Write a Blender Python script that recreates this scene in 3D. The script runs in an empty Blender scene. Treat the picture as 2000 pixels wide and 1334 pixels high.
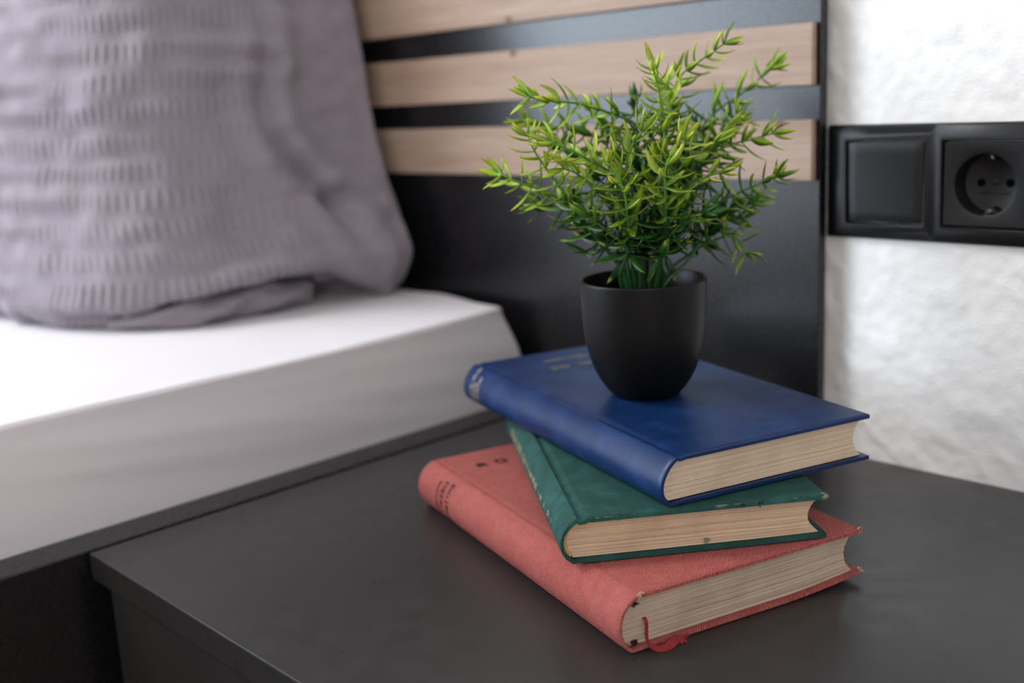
import bpy, bmesh, math, random
import numpy as np
from mathutils import Vector, Matrix, noise as mnoise

# ------------------------------------------------------------------ camera, world, light, exposure
SC = bpy.context.scene
COL = SC.collection
PI = math.pi
# world frame: x runs along the wall behind the bed, y into that wall, z = 0 is the top of the nightstand
cam_d = bpy.data.cameras.new('camera')
cam = bpy.data.objects.new('camera', cam_d)
COL.objects.link(cam)
yaw, pitch, roll = math.radians(46.815), math.radians(12.520), math.radians(-3.019)
fwd = Vector((-math.sin(yaw), math.cos(yaw), 0)); right = Vector((math.cos(yaw), math.sin(yaw), 0)); up = Vector((0, 0, 1))
fwd2 = fwd * math.cos(pitch) - up * math.sin(pitch)
up2 = up * math.cos(pitch) + fwd * math.sin(pitch)
r2 = right * math.cos(roll) + up2 * math.sin(roll)
u2 = up2 * math.cos(roll) - right * math.sin(roll)
cam.matrix_world = Matrix(((r2.x, u2.x, -fwd2.x, 0.0), (r2.y, u2.y, -fwd2.y, 0.0), (r2.z, u2.z, -fwd2.z, 0.28), (0, 0, 0, 1)))
cam_d.sensor_width = 36.0
cam_d.lens = 38.7
cam_d.clip_start = 0.01
cam_d.dof.use_dof = True
cam_d.dof.focus_distance = 0.605
cam_d.dof.aperture_fstop = 4.0
cam_d.dof.aperture_blades = 9
SC.camera = cam

SC.view_settings.view_transform = 'Standard'
SC.view_settings.look = 'None'
SC.view_settings.gamma = 1.0
SC.view_settings.use_curve_mapping = False
SC.view_settings.exposure = -0.07

world = bpy.data.worlds.new('sky'); SC.world = world; world.use_nodes = True
wn = world.node_tree.nodes; bg = wn['Background']
bg.inputs[0].default_value = (0.80, 0.88, 1.0, 1); bg.inputs[1].default_value = 1.0

FILL_WIN = (1.7, -2.3, -0.9, 0.25, 1.75)        # unseen opening added in the right wall to carry fill light
ROOM = dict(x0=-3.2, x1=1.7, y0=-5.0, y1=0.734, z0=-0.45, z1=2.05)
WIN1 = (-3.2, -3.95, -0.75, 0.0, 1.85)     # left wall window: x, y from, y to, z from, z to

def area_light(name, loc, target, sx, sy, power, color):
    l = bpy.data.lights.new(name, 'AREA'); l.shape = 'RECTANGLE'; l.size = sx; l.size_y = sy
    l.energy = power; l.color = color
    o = bpy.data.objects.new(name, l); COL.objects.link(o)
    o.location = loc
    o.rotation_euler = (Vector(target) - Vector(loc)).to_track_quat('-Z', 'Y').to_euler()
    return o
area_light('window_daylight', (-3.17, -2.35, 0.93), (0.0, -2.35, 0.93), 3.1, 1.8, 195.0, (0.74, 0.86, 1.0))
area_light('added_fill_light', (1.67, -1.6, 1.0), (0.0, -1.6, 1.0), 1.3, 1.4, 26.0, (1.0, 0.92, 0.86))  # added fill from the right, lifts the surfaces facing +x
area_light('ceiling_lamp_light', (-2.1, -0.7, 1.98), (-2.1, -0.7, 0.0), 0.6, 0.6, 54.0, (1.0, 0.96, 0.92))

# ------------------------------------------------------------------ helpers
def sock(n, *names):
    for k in names:
        if k in n.inputs: return n.inputs[k]
class Mat:
    def __init__(s, name, color=(.5, .5, .5), rough=.5, spec=.5, metal=0.0):
        s.m = bpy.data.materials.new(name); s.m.use_nodes = True
        s.nt = s.m.node_tree; s.b = s.nt.nodes['Principled BSDF']
        s.b.inputs['Base Color'].default_value = (*color, 1); s.b.inputs['Roughness'].default_value = rough
        s.b.inputs['Metallic'].default_value = metal; s.b.inputs['Specular IOR Level'].default_value = spec
    def n(s, typ, **kw):
        nd = s.nt.nodes.new(typ)
        for k, v in kw.items():
            if k in nd.inputs: nd.inputs[k].default_value = v
            else: setattr(nd, k, v)
        return nd
    def l(s, a, b): s.nt.links.new(a, b)
    def coord(s, kind='Object', scale=(1, 1, 1), rot=(0, 0, 0)):
        t = s.n('ShaderNodeTexCoord'); mp = s.n('ShaderNodeMapping')
        mp.inputs['Scale'].default_value = scale; mp.inputs['Rotation'].default_value = rot
        s.l(t.outputs[kind], mp.inputs['Vector']); return mp.outputs['Vector']
    def noise(s, vec, scale, detail=3, rough=.5):
        nd = s.n('ShaderNodeTexNoise'); nd.inputs['Scale'].default_value = scale
        nd.inputs['Detail'].default_value = detail; nd.inputs['Roughness'].default_value = rough
        if vec is not None: s.l(vec, nd.inputs['Vector'])
        return nd.outputs['Fac']
    def ramp(s, fac, stops):
        r = s.n('ShaderNodeValToRGB'); el = r.color_ramp.elements
        while len(el) < len(stops): el.new(.5)
        for e, (p, c) in zip(el, stops): e.position = p; e.color = (*c, 1) if len(c) == 3 else c
        s.l(fac, r.inputs['Fac']); return r.outputs['Color']
    def base(s, out): s.l(out, s.b.inputs['Base Color'])
    def rough(s, out): s.l(out, s.b.inputs['Roughness'])
    def bump(s, out, strength, dist):
        b = s.n('ShaderNodeBump'); b.inputs['Strength'].default_value = strength; b.inputs['Distance'].default_value = dist
        s.l(out, b.inputs['Height']); s.l(b.outputs['Normal'], s.b.inputs['Normal'])
    def math(s, op, a, b=None):
        nd = s.n('ShaderNodeMath', operation=op)
        for i, v in enumerate((a, b)):
            if v is None: continue
            if isinstance(v, (int, float)): nd.inputs[i].default_value = v
            else: s.l(v, nd.inputs[i])
        return nd.outputs[0]
    def mix(s, fac, a, b, blend='MIX'):
        nd = s.n('ShaderNodeMix', data_type='RGBA', blend_type=blend)
        for v, i in ((fac, 0), (a, 6), (b, 7)):
            if isinstance(v, (int, float)): nd.inputs[i].default_value = v
            elif isinstance(v, tuple): nd.inputs[i].default_value = (*v, 1)
            else: s.l(v, nd.inputs[i])
        return nd.outputs[2]
def srgb(r, g, b):
    f = lambda c: (c / 255 / 12.92) if c / 255 <= .04045 else ((c / 255 + .055) / 1.055) ** 2.4
    return (f(r), f(g), f(b))

def link(name, mesh, mat=None, parent=None, loc=None):
    o = bpy.data.objects.new(name, mesh); COL.objects.link(o)
    if mat is not None and len(mesh.materials) == 0: mesh.materials.append(mat.m if isinstance(mat, Mat) else mat)
    if parent is not None: o.parent = parent
    if loc is not None: o.location = loc
    return o
def empty(name, loc=(0, 0, 0), rz=0.0):
    o = bpy.data.objects.new(name, None); COL.objects.link(o); o.location = loc; o.rotation_euler = (0, 0, rz)
    o.empty_display_size = .02
    return o
def tag(o, label=None, cat=None, group=None, kind=None):
    if label: o['label'] = label
    if cat: o['category'] = cat
    if group: o['group'] = group
    if kind: o['kind'] = kind
    return o
def smooth(me, angle=None):
    me.polygons.foreach_set('use_smooth', [True] * len(me.polygons))
    if angle: me.set_sharp_from_angle(angle=math.radians(angle))
    me.update(); return me
def mesh_from(name, verts, faces, sm=None, recalc=False):
    me = bpy.data.meshes.new(name); me.from_pydata([tuple(map(float, v)) for v in verts], [], faces); me.update()
    if recalc:
        bm = bmesh.new(); bm.from_mesh(me); bmesh.ops.recalc_face_normals(bm, faces=bm.faces); bm.to_mesh(me); bm.free()
    if sm is not None: smooth(me, sm if sm > 0 else None)
    return me
def grid_faces(n, m, cu=False, cv=False, off=0):
    f = []
    for i in range(n if cu else n - 1):
        a = i * m; b = ((i + 1) % n) * m
        for j in range(m if cv else m - 1):
            k = (j + 1) % m
            f.append((off + a + j, off + b + j, off + b + k, off + a + k))
    return f
def box_mesh(name, x0, x1, y0, y1, z0, z1, bevel=0.0, seg=2):
    bm = bmesh.new()
    bmesh.ops.create_cube(bm, size=1.0)
    for v in bm.verts:
        v.co = Vector(((x0 + x1) / 2 + v.co.x * (x1 - x0), (y0 + y1) / 2 + v.co.y * (y1 - y0), (z0 + z1) / 2 + v.co.z * (z1 - z0)))
    if bevel: bmesh.ops.bevel(bm, geom=list(bm.edges), offset=bevel, segments=seg, profile=.5, affect='EDGES')
    me = bpy.data.meshes.new(name); bm.to_mesh(me); bm.free()
    if bevel: smooth(me, 20)
    return me
def box(name, x0, x1, y0, y1, z0, z1, mat, parent=None, bevel=0.0):
    return link(name, box_mesh(name, x0, x1, y0, y1, z0, z1, bevel), mat, parent)
def tube_mesh(name, pts, radii, sides=6, caps=True, flat=1.0, upv=None):
    pts = [Vector(p) for p in pts]; n = len(pts); V = []; F = []
    prev = None
    for i, p in enumerate(pts):
        t = (pts[min(i + 1, n - 1)] - pts[max(i - 1, 0)]).normalized()
        ref = prev if prev is not None else (Vector(upv) if upv else (Vector((0, 0, 1)) if abs(t.z) < .9 else Vector((1, 0, 0))))
        a = (ref - t * ref.dot(t)).normalized(); b = t.cross(a); prev = a
        for k in range(sides):
            an = 2 * PI * k / sides
            V.append(p + a * math.cos(an) * radii[i] + b * math.sin(an) * radii[i] * flat)
    F = grid_faces(n, sides, cv=True)
    if caps:
        F.append(tuple(range(sides))[::-1]); F.append(tuple((n - 1) * sides + k for k in range(sides)))
    return mesh_from(name, V, F, 50)
def catmull(pts, per=8):
    P = [Vector(p) for p in pts]; out = []
    for i in range(len(P) - 1):
        p0, p1, p2, p3 = P[max(i - 1, 0)], P[i], P[i + 1], P[min(i + 2, len(P) - 1)]
        for k in range(per):
            t = k / per
            out.append(.5 * ((2 * p1) + (p2 - p0) * t + (2 * p0 - 5 * p1 + 4 * p2 - p3) * t * t + (3 * p1 - p0 - 3 * p2 + p3) * t ** 3))
    out.append(P[-1]); return out
def lathe_mesh(name, prof, seg=64, sm=35):
    V = []
    for (r, z) in prof:
        for k in range(seg):
            a = 2 * PI * k / seg; V.append((r * math.cos(a), r * math.sin(a), z))
    return mesh_from(name, V, grid_faces(len(prof), seg, cv=True), sm)
def vnoise(P, scale, seed=0):
    """smooth 3D noise for an (n,3) array"""
    return np.array([mnoise.noise((p[0] * scale + seed * 17.3, p[1] * scale - seed * 5.1, p[2] * scale + seed * 3.7)) for p in P])

# ------------------------------------------------------------------ materials
M = {}
m = Mat('white_plaster', (.80, .795, .785), .9, .2); v = m.coord('Object')
m.bump(m.noise(v, 420, 4), .5, .0008); M['plaster'] = m
m = Mat('ceiling_paint', (.75, .74, .72), .9, .2); v = m.coord('Object'); m.bump(m.noise(v, 200, 2), .3, .001); M['ceiling'] = m
m = Mat('floor_wood', (.30, .20, .13), .45); v = m.coord('Object', (1, 8, 1))
m.base(m.ramp(m.noise(v, 6, 5), [(.3, (.22, .16, .11)), (.7, (.36, .27, .19))])); M['floor'] = m
m = Mat('window_white', (.85, .85, .85), .35); v = m.coord('Object'); m.bump(m.noise(v, 300, 2), .1, .0003); M['pvc'] = m

m = Mat('headboard_laminate', srgb(44, 45, 50), .24, .52); v = m.coord('Object')
m.base(m.ramp(m.noise(v, 900, 2), [(.3, srgb(14, 14, 16)), (.7, srgb(18, 18, 21))]))
m.rough(m.ramp(m.noise(v, 300, 3), [(.3, (.24,) * 3), (.7, (.30,) * 3)])); m.bump(m.noise(v, 1500, 2), .03, .0004); M['panel'] = m
m = Mat('nightstand_laminate', srgb(40, 39, 40), .33, .5); v = m.coord('Object')
c = m.ramp(m.noise(v, 1300, 2, .7), [(.35, srgb(37, 36, 37)), (.66, srgb(43, 42, 42)), (.76, srgb(88, 86, 86))])
m.base(c); m.rough(m.ramp(m.noise(v, 60, 4), [(.3, (.27,) * 3), (.7, (.36,) * 3)])); m.bump(m.noise(v, 2200, 3), .05, .0003); M['laminate'] = m
m = Mat('slat_wood', (.4, .28, .2), .55, .3)
v = m.coord('Object', (3.0, 60, 90)); g = m.noise(v, 6, 6, .6)
v2 = m.coord('Object', (1.2, 20, 25)); g2 = m.noise(v2, 3, 4)
c1 = m.ramp(g, [(.30, srgb(142, 118, 102)), (.55, srgb(162, 139, 122)), (.75, srgb(176, 154, 138))])
m.base(m.mix(.35, c1, m.ramp(g2, [(.3, srgb(140, 114, 97)), (.7, srgb(178, 158, 143))])))
m.bump(g, .25, .0004); M['slat'] = m
m = Mat('slat_knot', srgb(120, 92, 72), .6, .3); v = m.coord('Object'); m.base(m.ramp(m.noise(v, 400, 3), [(.3, srgb(96, 72, 56)), (.7, srgb(140, 110, 88))])); M['knot'] = m
m = Mat('sheet_cotton', srgb(210, 206, 211), .9, .15); v = m.coord('Object')
m.bump(m.noise(v, 1600, 2), .2, .0004)
m.b.inputs['Sheen Weight'].default_value = .15; M['sheet'] = m
m = Mat('seersucker_grey', srgb(158, 150, 162), .9, .15); v = m.coord('Object')
m.base(m.ramp(m.noise(v, 700, 3), [(.3, srgb(126, 118, 127)), (.7, srgb(142, 134, 143))]))
m.bump(m.noise(v, 1500, 2), .3, .0005); m.b.inputs['Sheen Weight'].default_value = .2; M['pillow'] = m
m = Mat('switch_plastic', srgb(19, 19, 21), .42, .38); v = m.coord('Object'); m.bump(m.noise(v, 3000, 2), .06, .0003); M['plastic'] = m
m = Mat('socket_dark', srgb(4, 4, 4), .8, .05); v = m.coord('Object'); m.bump(m.noise(v, 1500, 2), .06, .0003); M['hole'] = m
m = Mat('contact_metal', (.72, .70, .66), .25, .5, 1.0); v = m.coord('Object'); m.bump(m.noise(v, 2000, 2), .06, .0003); M['metal'] = m
m = Mat('pot_matte_black', srgb(9, 9, 10), .45, .2); v = m.coord('Object')
m.bump(m.noise(v, 1800, 2), .10, .0004); m.rough(m.ramp(m.noise(v, 500, 2), [(.3, (.38,) * 3), (.7, (.48,) * 3)])); M['pot'] = m
m = Mat('soil_plastic', srgb(20, 18, 16), .8, .3); v = m.coord('Object'); m.bump(m.noise(v, 250, 4), .8, .003)
m.base(m.ramp(m.noise(v, 260, 3), [(.35, srgb(12, 11, 10)), (.7, srgb(36, 31, 27))])); M['soil'] = m
m = Mat('stem_plastic', srgb(38, 84, 30), .45, .5); a = m.n('ShaderNodeAttribute', attribute_name='Col'); m.base(a.outputs['Color']); M['stem'] = m
m = Mat('leaf_plastic', srgb(60, 130, 40), .32, .5); a = m.n('ShaderNodeAttribute', attribute_name='Col')
v = m.coord('Object'); hv = m.noise(v, 260, 2)
m.base(m.mix(.5, a.outputs['Color'], m.ramp(hv, [(.3, (.70, .72, .6)), (.7, (1, 1, 1))]), 'MULTIPLY'))
m.b.inputs['Subsurface Weight'].default_value = 0.0
# thin plastic lets some daylight through
tr = m.n('ShaderNodeBsdfTranslucent'); m.l(a.outputs['Color'], tr.inputs['Color'])
mx = m.n('ShaderNodeMixShader'); mx.inputs[0].default_value = .22
out = [n_ for n_ in m.nt.nodes if n_.type == 'OUTPUT_MATERIAL'][0]
m.l(m.b.outputs[0], mx.inputs[1]); m.l(tr.outputs[0], mx.inputs[2]); m.l(mx.outputs[0], out.inputs['Surface']); M['leaf'] = m

# books
m = Mat('blue_bookcloth', srgb(38, 66, 118), .31, .24); v = m.coord('UV'); vo = m.coord('Object')
c = m.ramp(m.noise(vo, 55, 5, .65), [(.30, srgb(12, 34, 70)), (.55, srgb(16, 42, 84)), (.75, srgb(27, 54, 98))])
c = m.mix(m.ramp(m.noise(vo, 500, 3), [(.66, (0, 0, 0)), (.78, (.25, .25, .25))]), c, srgb(70, 94, 126))
m.base(c); m.rough(m.ramp(m.noise(vo, 30, 4), [(.3, (.27,) * 3), (.7, (.38,) * 3)]))
wv = m.n('ShaderNodeTexWave'); wv.inputs['Scale'].default_value = 520; wv.inputs['Distortion'].default_value = .6; m.l(v, wv.inputs['Vector'])
m.bump(m.math('ADD', wv.outputs['Fac'], m.noise(vo, 1200, 2)), .10, .0004); M['blue'] = m
m = Mat('green_bookcloth', srgb(32, 82, 74), .8, .25); v = m.coord('UV'); vo = m.coord('Object')
c = m.ramp(m.noise(vo, 70, 5, .65), [(.28, srgb(16, 50, 47)), (.5, srgb(24, 66, 61)), (.75, srgb(40, 84, 77))])
c = m.mix(m.ramp(m.noise(vo, 1700, 3, .7), [(.52, (0, 0, 0)), (.72, (.35, .35, .35))]), c, srgb(84, 128, 118))
m.base(c); m.bump(m.noise(vo, 2200, 3), .45, .0006); M['green'] = m
m = Mat('red_woven_cloth', srgb(180, 70, 70), .8, .25); v = m.coord('UV'); vo = m.coord('Object')
sx = m.n('ShaderNodeSeparateXYZ'); m.l(v, sx.inputs[0])
KU, KV = 2 * PI / .00115, 2 * PI / .00135
nz = m.noise(vo, 380, 2)
wob = m.math('MULTIPLY', nz, 1.6)
su = m.math('SINE', m.math('ADD', m.math('MULTIPLY', sx.outputs[0], KU), wob))
sv = m.math('SINE', m.math('ADD', m.math('MULTIPLY', sx.outputs[1], KV), wob))
wvf = m.math('MULTIPLY_ADD', m.math('MULTIPLY', su, sv), .35); m.nt.nodes[-1].inputs[2].default_value = .0
wv2 = m.math('ADD', m.math('MULTIPLY', m.math('MULTIPLY', su, sv), .52), .5)
wv2 = m.math('ADD', wv2, m.math('MULTIPLY', m.math('SUBTRACT', m.noise(vo, 130, 5, .7), .5), .26))
c = m.ramp(wv2, [(.25, srgb(112, 14, 24)), (.52, srgb(144, 30, 38)), (.66, srgb(164, 76, 72)), (.88, srgb(206, 160, 144))])
m.base(c); m.bump(wv2, .5, .0006); M['red'] = m
def page_mat(name, ca, cb, cc, line):
    m = Mat(name, cb, .85, .15); v = m.coord('Object', (6, 6, line)); n1 = m.noise(v, 1.0, 4, .6)
    vo = m.coord('Object'); n2 = m.noise(vo, 45, 4)
    c = m.ramp(n1, [(.30, ca), (.52, cb), (.72, cc)])
    c = m.mix(m.ramp(n2, [(.45, (0, 0, 0)), (.8, (.5, .5, .5))]), c, tuple(x * .80 for x in ca))
    m.base(c); m.bump(n1, .55, .0006); return m
M['page_blue'] = page_mat('pages_cream', srgb(190, 170, 146), srgb(206, 186, 162), srgb(218, 199, 176), 4200)
M['page_green'] = page_mat('pages_tan', srgb(178, 152, 126), srgb(202, 174, 147), srgb(218, 192, 165), 3000)
M['page_red'] = page_mat('pages_grey', srgb(154, 137, 121), srgb(180, 162, 145), srgb(196, 179, 162), 2400)
m = Mat('gilt', srgb(206, 186, 136), .35, .5, .55); v = m.coord('Object'); m.base(m.ramp(m.noise(v, 1500, 2), [(.35, srgb(160, 140, 100)), (.65, srgb(224, 206, 160))])); M['gilt'] = m
m = Mat('dull_gilt', srgb(150, 136, 104), .6, .3, .1); v = m.coord('Object'); m.base(m.ramp(m.noise(v, 1500, 2), [(.35, srgb(104, 104, 84)), (.65, srgb(168, 154, 112))])); M['dullgilt'] = m
m = Mat('black_print', srgb(46, 24, 26), .7, .2); v = m.coord('Object'); m.base(m.ramp(m.noise(v, 1500, 2), [(.35, srgb(28, 16, 18)), (.7, srgb(70, 34, 36))])); M['ink'] = m
m = Mat('ribbon_red', srgb(160, 16, 22), .6, .4); v = m.coord('Object'); m.base(m.ramp(m.noise(v, 1200, 2), [(.3, srgb(104, 4, 10)), (.7, srgb(142, 12, 18))])); M['ribbon'] = m
m = Mat('headband_thread', srgb(176, 146, 72), .7, .3); v = m.coord('UV'); wv = m.n('ShaderNodeTexWave'); wv.inputs['Scale'].default_value = 7; m.l(v, wv.inputs['Vector'])
m.base(m.ramp(wv.outputs['Fac'], [(.2, srgb(128, 98, 40)), (.8, srgb(206, 178, 104))])); M['headband'] = m
m = Mat('grey_board', srgb(150, 134, 106), .9, .1); v = m.coord('Object'); m.base(m.ramp(m.noise(v, 500, 4), [(.3, srgb(84, 84, 68)), (.7, srgb(150, 138, 110))])); m.bump(m.noise(v, 900, 3), .6, .0006); M['board'] = m
m = Mat('purple_thread', srgb(70, 24, 50), .8, .2); v = m.coord('Object'); m.bump(m.noise(v, 1500, 2), .3, .0005); M['purple'] = m
m = Mat('painted_wall_cream', srgb(214, 204, 196), .85, .2); v = m.coord('Object'); m.bump(m.noise(v, 300, 3), .3, .0006); M['taupe'] = m
m = Mat('pale_fray', srgb(196, 158, 140), .9, .1); v = m.coord('Object'); m.base(m.ramp(m.noise(v, 900, 3), [(.3, srgb(168, 116, 104)), (.7, srgb(210, 178, 158))])); M['fray'] = m
m = Mat('teal_stain', srgb(96, 112, 100), .85, .1); v = m.coord('Object'); m.base(m.ramp(m.noise(v, 900, 3), [(.35, srgb(70, 96, 88)), (.7, srgb(146, 132, 110))])); M['stain'] = m

# ------------------------------------------------------------------ the room
R = ROOM
def structure(o): o['kind'] = 'structure'; return o
def wall_grid():
    xs = np.concatenate([np.linspace(R['x0'], -.50, 20), np.arange(-.495, .06, .0024), np.linspace(.08, R['x1'], 10)])
    zs = np.concatenate([np.linspace(R['z0'], -.06, 6), np.arange(-.05, .46, .0024), np.linspace(.48, R['z1'], 10)])
    X, Z = np.meshgrid(xs, zs, indexing='ij')
    Y = np.full_like(X, R['y1'])
    ii = np.where((X > -.5) & (X < .07) & (Z > -.055) & (Z < .47))
    for i, j in zip(*ii):
        x, z = X[i, j], Z[i, j]
        a = mnoise.noise((x * 62 + .6 * z * 62, 3.1, z * 50)); b = mnoise.noise((x * 140, 7.7, z * 150)); c = mnoise.noise((x * 26, 1.3, z * 22))
        Y[i, j] += -.0006 - .0022 * max(0, a + .25 * c) ** .8 - .0006 * b
    V = np.stack([X, Y, Z], -1).reshape(-1, 3)
    hx, hz, hr = -.3123, .2075, .0262              # the socket's box is let into the wall
    nz_ = len(zs); F = []
    for f in grid_faces(len(xs), nz_):
        cx = sum(V[k][0] for k in f) / 4; cz = sum(V[k][2] for k in f) / 4
        if (cx - hx) ** 2 + (cz - hz) ** 2 > hr ** 2: F.append(f)
    return mesh_from('wall_back', V, F, 0)
structure(link('wall_back', wall_grid(), M['plaster']))
T = .15
structure(box('floor', R['x0'] - T, R['x1'] + T, R['y0'] - T, R['y1'] + .05, R['z0'] - .1, R['z0'], M['floor']))
structure(box('ceiling', R['x0'] - T, R['x1'] + T, R['y0'] - T, R['y1'] + .05, R['z1'], R['z1'] + .1, M['ceiling']))
structure(box('wall_front', R['x0'] - T, R['x1'], R['y0'] - T, R['y0'], R['z0'], R['z1'], M['taupe']))
def pierced_wall(name, win, x0, x1, mat):
    _, ya, yb, za, zb = win
    bm = bmesh.new()
    for (y0, y1, z0, z1) in ((R['y0'], ya, R['z0'], R['z1']), (yb, R['y1'] + .05, R['z0'], R['z1']), (ya, yb, R['z0'], za), (ya, yb, zb, R['z1'])):
        q = bmesh.ops.create_cube(bm, size=1.0)['verts']
        for v in q: v.co = Vector(((x0 + x1) / 2 + v.co.x * T, (y0 + y1) / 2 + v.co.y * (y1 - y0), (z0 + z1) / 2 + v.co.z * (z1 - z0)))
    me = bpy.data.meshes.new(name); bm.to_mesh(me); bm.free(); structure(link(name, me, mat))
pierced_wall('wall_left', WIN1, R['x0'] - T, R['x0'], M['plaster'])
pierced_wall('wall_right', FILL_WIN, R['x1'], R['x1'] + T, M['taupe'])
def window(name, win, sgn):
    x, ya, yb, za, zb = win
    w = empty(name, (x + sgn * .08, (ya + yb) / 2, za)); w['kind'] = 'structure'
    W, H = yb - ya, zb - za
    for nm, b in (('window_frame', (-.03, .03, -W / 2, W / 2, 0, .06)), ('window_frame', (-.03, .03, -W / 2, W / 2, H - .06, H)),
                  ('window_frame', (-.03, .03, -W / 2, -W / 2 + .06, .06, H - .06)), ('window_frame', (-.03, .03, W / 2 - .06, W / 2, .06, H - .06)),
                  ('mullion', (-.03, .03, -.04, .04, .06, H - .06))):
        box(nm, *b, M['pvc'], w, .004)
window('window_1', WIN1, -1); window('added_fill_window', FILL_WIN, 1)  # the right-hand one is an unseen addition around the fill light

# ------------------------------------------------------------------ the bed
bed = tag(empty('bed', (-1.6, -.3, R['z0'])), 'dark panel bed frame with pale wooden slats across its headboard', 'bed')
BO = Vector((-1.6, -.3, R['z0']))
def bbox(name, x0, x1, y0, y1, z0, z1, mat, parent=None, bevel=.001):
    par = parent or bed
    o = BO if par is bed else Vector(par.location) + BO
    return box(name, x0 - o.x, x1 - o.x, y0 - o.y, y1 - o.y, z0 - o.z, z1 - o.z, mat, par, bevel)
HB_X0, HB_X1 = -2.78, -.4284
hb = bbox('headboard', HB_X0, HB_X1, .7168, .7258, .0015, .52, M['panel'], bevel=.0008)
hb['label'] = 'dark headboard panel'
for zc, h in ((.2310, .0441), (.2988, .0436), (.3666, .0441), (.4344, .0441)):
    s = bbox('slat', HB_X0 + .003, HB_X1 - .0033, .7106, .7166, zc - h / 2, zc + h / 2, M['slat'], hb, .0009)
    s['label'] = 'pale wooden slat'
# knots: small dents in the lower or upper edge of the slats
def knot(x, z, par, w=.0045, h=.0030):
    V = [(0, -.0002, 0)]; n = 14
    for k in range(n):
        a = 2 * PI * k / n; V.append((w * math.cos(a) * (1 + .2 * math.sin(3 * a)), -.0001, h * math.sin(a)))
    F = [(0, 1 + k, 1 + (k + 1) % n) for k in range(n)]
    link('knot', mesh_from('knot', [Vector(q) + Vector((x, .7105, z)) - BO for q in V], F), M['knot'], hb)
for kx, kz in ((-.7358, .3176), (-.7395, .3475), (-.4587, .2503)): knot(kx, kz, hb)
bbox('headboard_foot', HB_X0, -.70, .7168, .7258, R['z0'], .0012, M['panel'])
bbox('side_rail', -.7325, -.6995, -1.40, .7160, -.20, .0, M['panel'], bevel=.0012)
bbox('side_rail', -2.533, -2.50, -1.40, .7160, -.20, .0, M['panel'], bevel=.0012)
bbox('foot_rail', -2.50, -.7325, -1.40, -1.367, -.20, .0, M['panel'], bevel=.0012)
bbox('slatted_base', -2.50, -.7325, -1.36, .7160, -.10, -.075, M['slat'], bevel=.001)
for lx in (-.80, -2.50):
    bbox('leg', lx, lx + .06, -1.36, -1.30, R['z0'], -.10, M['panel'])
    bbox('leg', lx, lx + .06, .60, .66, R['z0'], -.10, M['panel'])

# mattress in a fitted sheet
def mattress():
    x0, x1, y0, y1, z0, z1 = -2.497, -.7340, -1.36, .703, -.074, .0885
    def axis(a, b, fine_lo, fine_hi, n):
        return np.unique(np.concatenate([np.linspace(a, b, n)] + ([np.linspace(a, a + .05, 14)] if fine_lo else []) + ([np.linspace(b - .05, b, 14), np.linspace(b - .0085, b, 9)] if fine_hi else [])))
    ax = np.unique(np.concatenate([axis(x0, x1, True, True, 40), np.linspace(-1.3, x1, 60)]))
    ay = np.unique(np.concatenate([axis(y0, y1, True, True, 40), np.linspace(.0, y1, 130)]))
    az = axis(z0, z1, True, True, 34)
    r = .0045
    idx = {}; V = []; F = []
    def vid(p):
        k = (round(p[0], 6), round(p[1], 6), round(p[2], 6))
        if k not in idx: idx[k] = len(V); V.append(k)
        return idx[k]
    def face(A, B, fn, flip):
        ids = [[vid(fn(a, b)) for b in B] for a in A]
        for i in range(len(A) - 1):
            for j in range(len(B) - 1):
                q = (ids[i][j], ids[i + 1][j], ids[i + 1][j + 1], ids[i][j + 1])
                F.append(q[::-1] if flip else q)
    face(ax, ay, lambda a, b: (a, b, z1), False); face(ax, ay, lambda a, b: (a, b, z0), True)
    face(ay, az, lambda a, b: (x1, a, b), False); face(ay, az, lambda a, b: (x0, a, b), True)
    face(ax, az, lambda a, b: (a, y0, b), False); face(ax, az, lambda a, b: (a, y1, b), True)
    P = np.array(V)
    lo = np.array([x0 + r, y0 + r, z0 + r]); hi = np.array([x1 - r, y1 - r, z1 - r])
    C = np.clip(P, lo, hi); D = P - C; L = np.linalg.norm(D, axis=1, keepdims=True); L[L == 0] = 1
    N = D / L; Q = C + N * r
    out = []
    for q, n in zip(Q, N):
        x, y, z = q
        d = 0.0
        if n[0] > .3:                      # sheet drawn in soft folds along the side
            fold = mnoise.noise((0, y * 3.2, z * 26 + y * 3.0)) * .6 + mnoise.noise((5, y * 7, z * 60 + y * 9)) * .4
            d += fold * .0028 * min(1, max(0, (.085 - z) / .03)) * n[0]
            d *= min(1, max(0, (z - .004) / .012)); d += .0022 * math.sin(min(1, max(0, z - .004) / .072) * PI)
        if n[2] > .3:
            d += .0014 * mnoise.noise((x * 5, y * 5, 2)) + .0006 * mnoise.noise((x * 18, y * 18, 4)) - .0016 * math.exp(-((y - .45) / .10) ** 2) * math.exp(-((x + .74) / .05) ** 2)
            d += .002 * math.exp(-((x + .80) ** 2) / .006) * math.exp(-((y - .70) / .03) ** 2)
        k = min(1, max(0, (y - .56) / .14)) ** 2 * min(1, max(0, (z - .025) / .06)) ** 1.3 if x > -.9 else 0      # the corner of the sheet pulls the edge in
        w_ = min(1, max(0, (x + .85) / .08))
        out.append((x + n[0] * d - .019 * k * w_, y + n[1] * d - .006 * k * w_, z + n[2] * d - .0035 * k * w_))
    me = mesh_from('mattress', out, F, 0, recalc=True); return me
mt = tag(link('mattress', mattress(), M['sheet']), 'mattress in a smooth white fitted sheet, lying in the dark bed frame', 'mattress')

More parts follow.
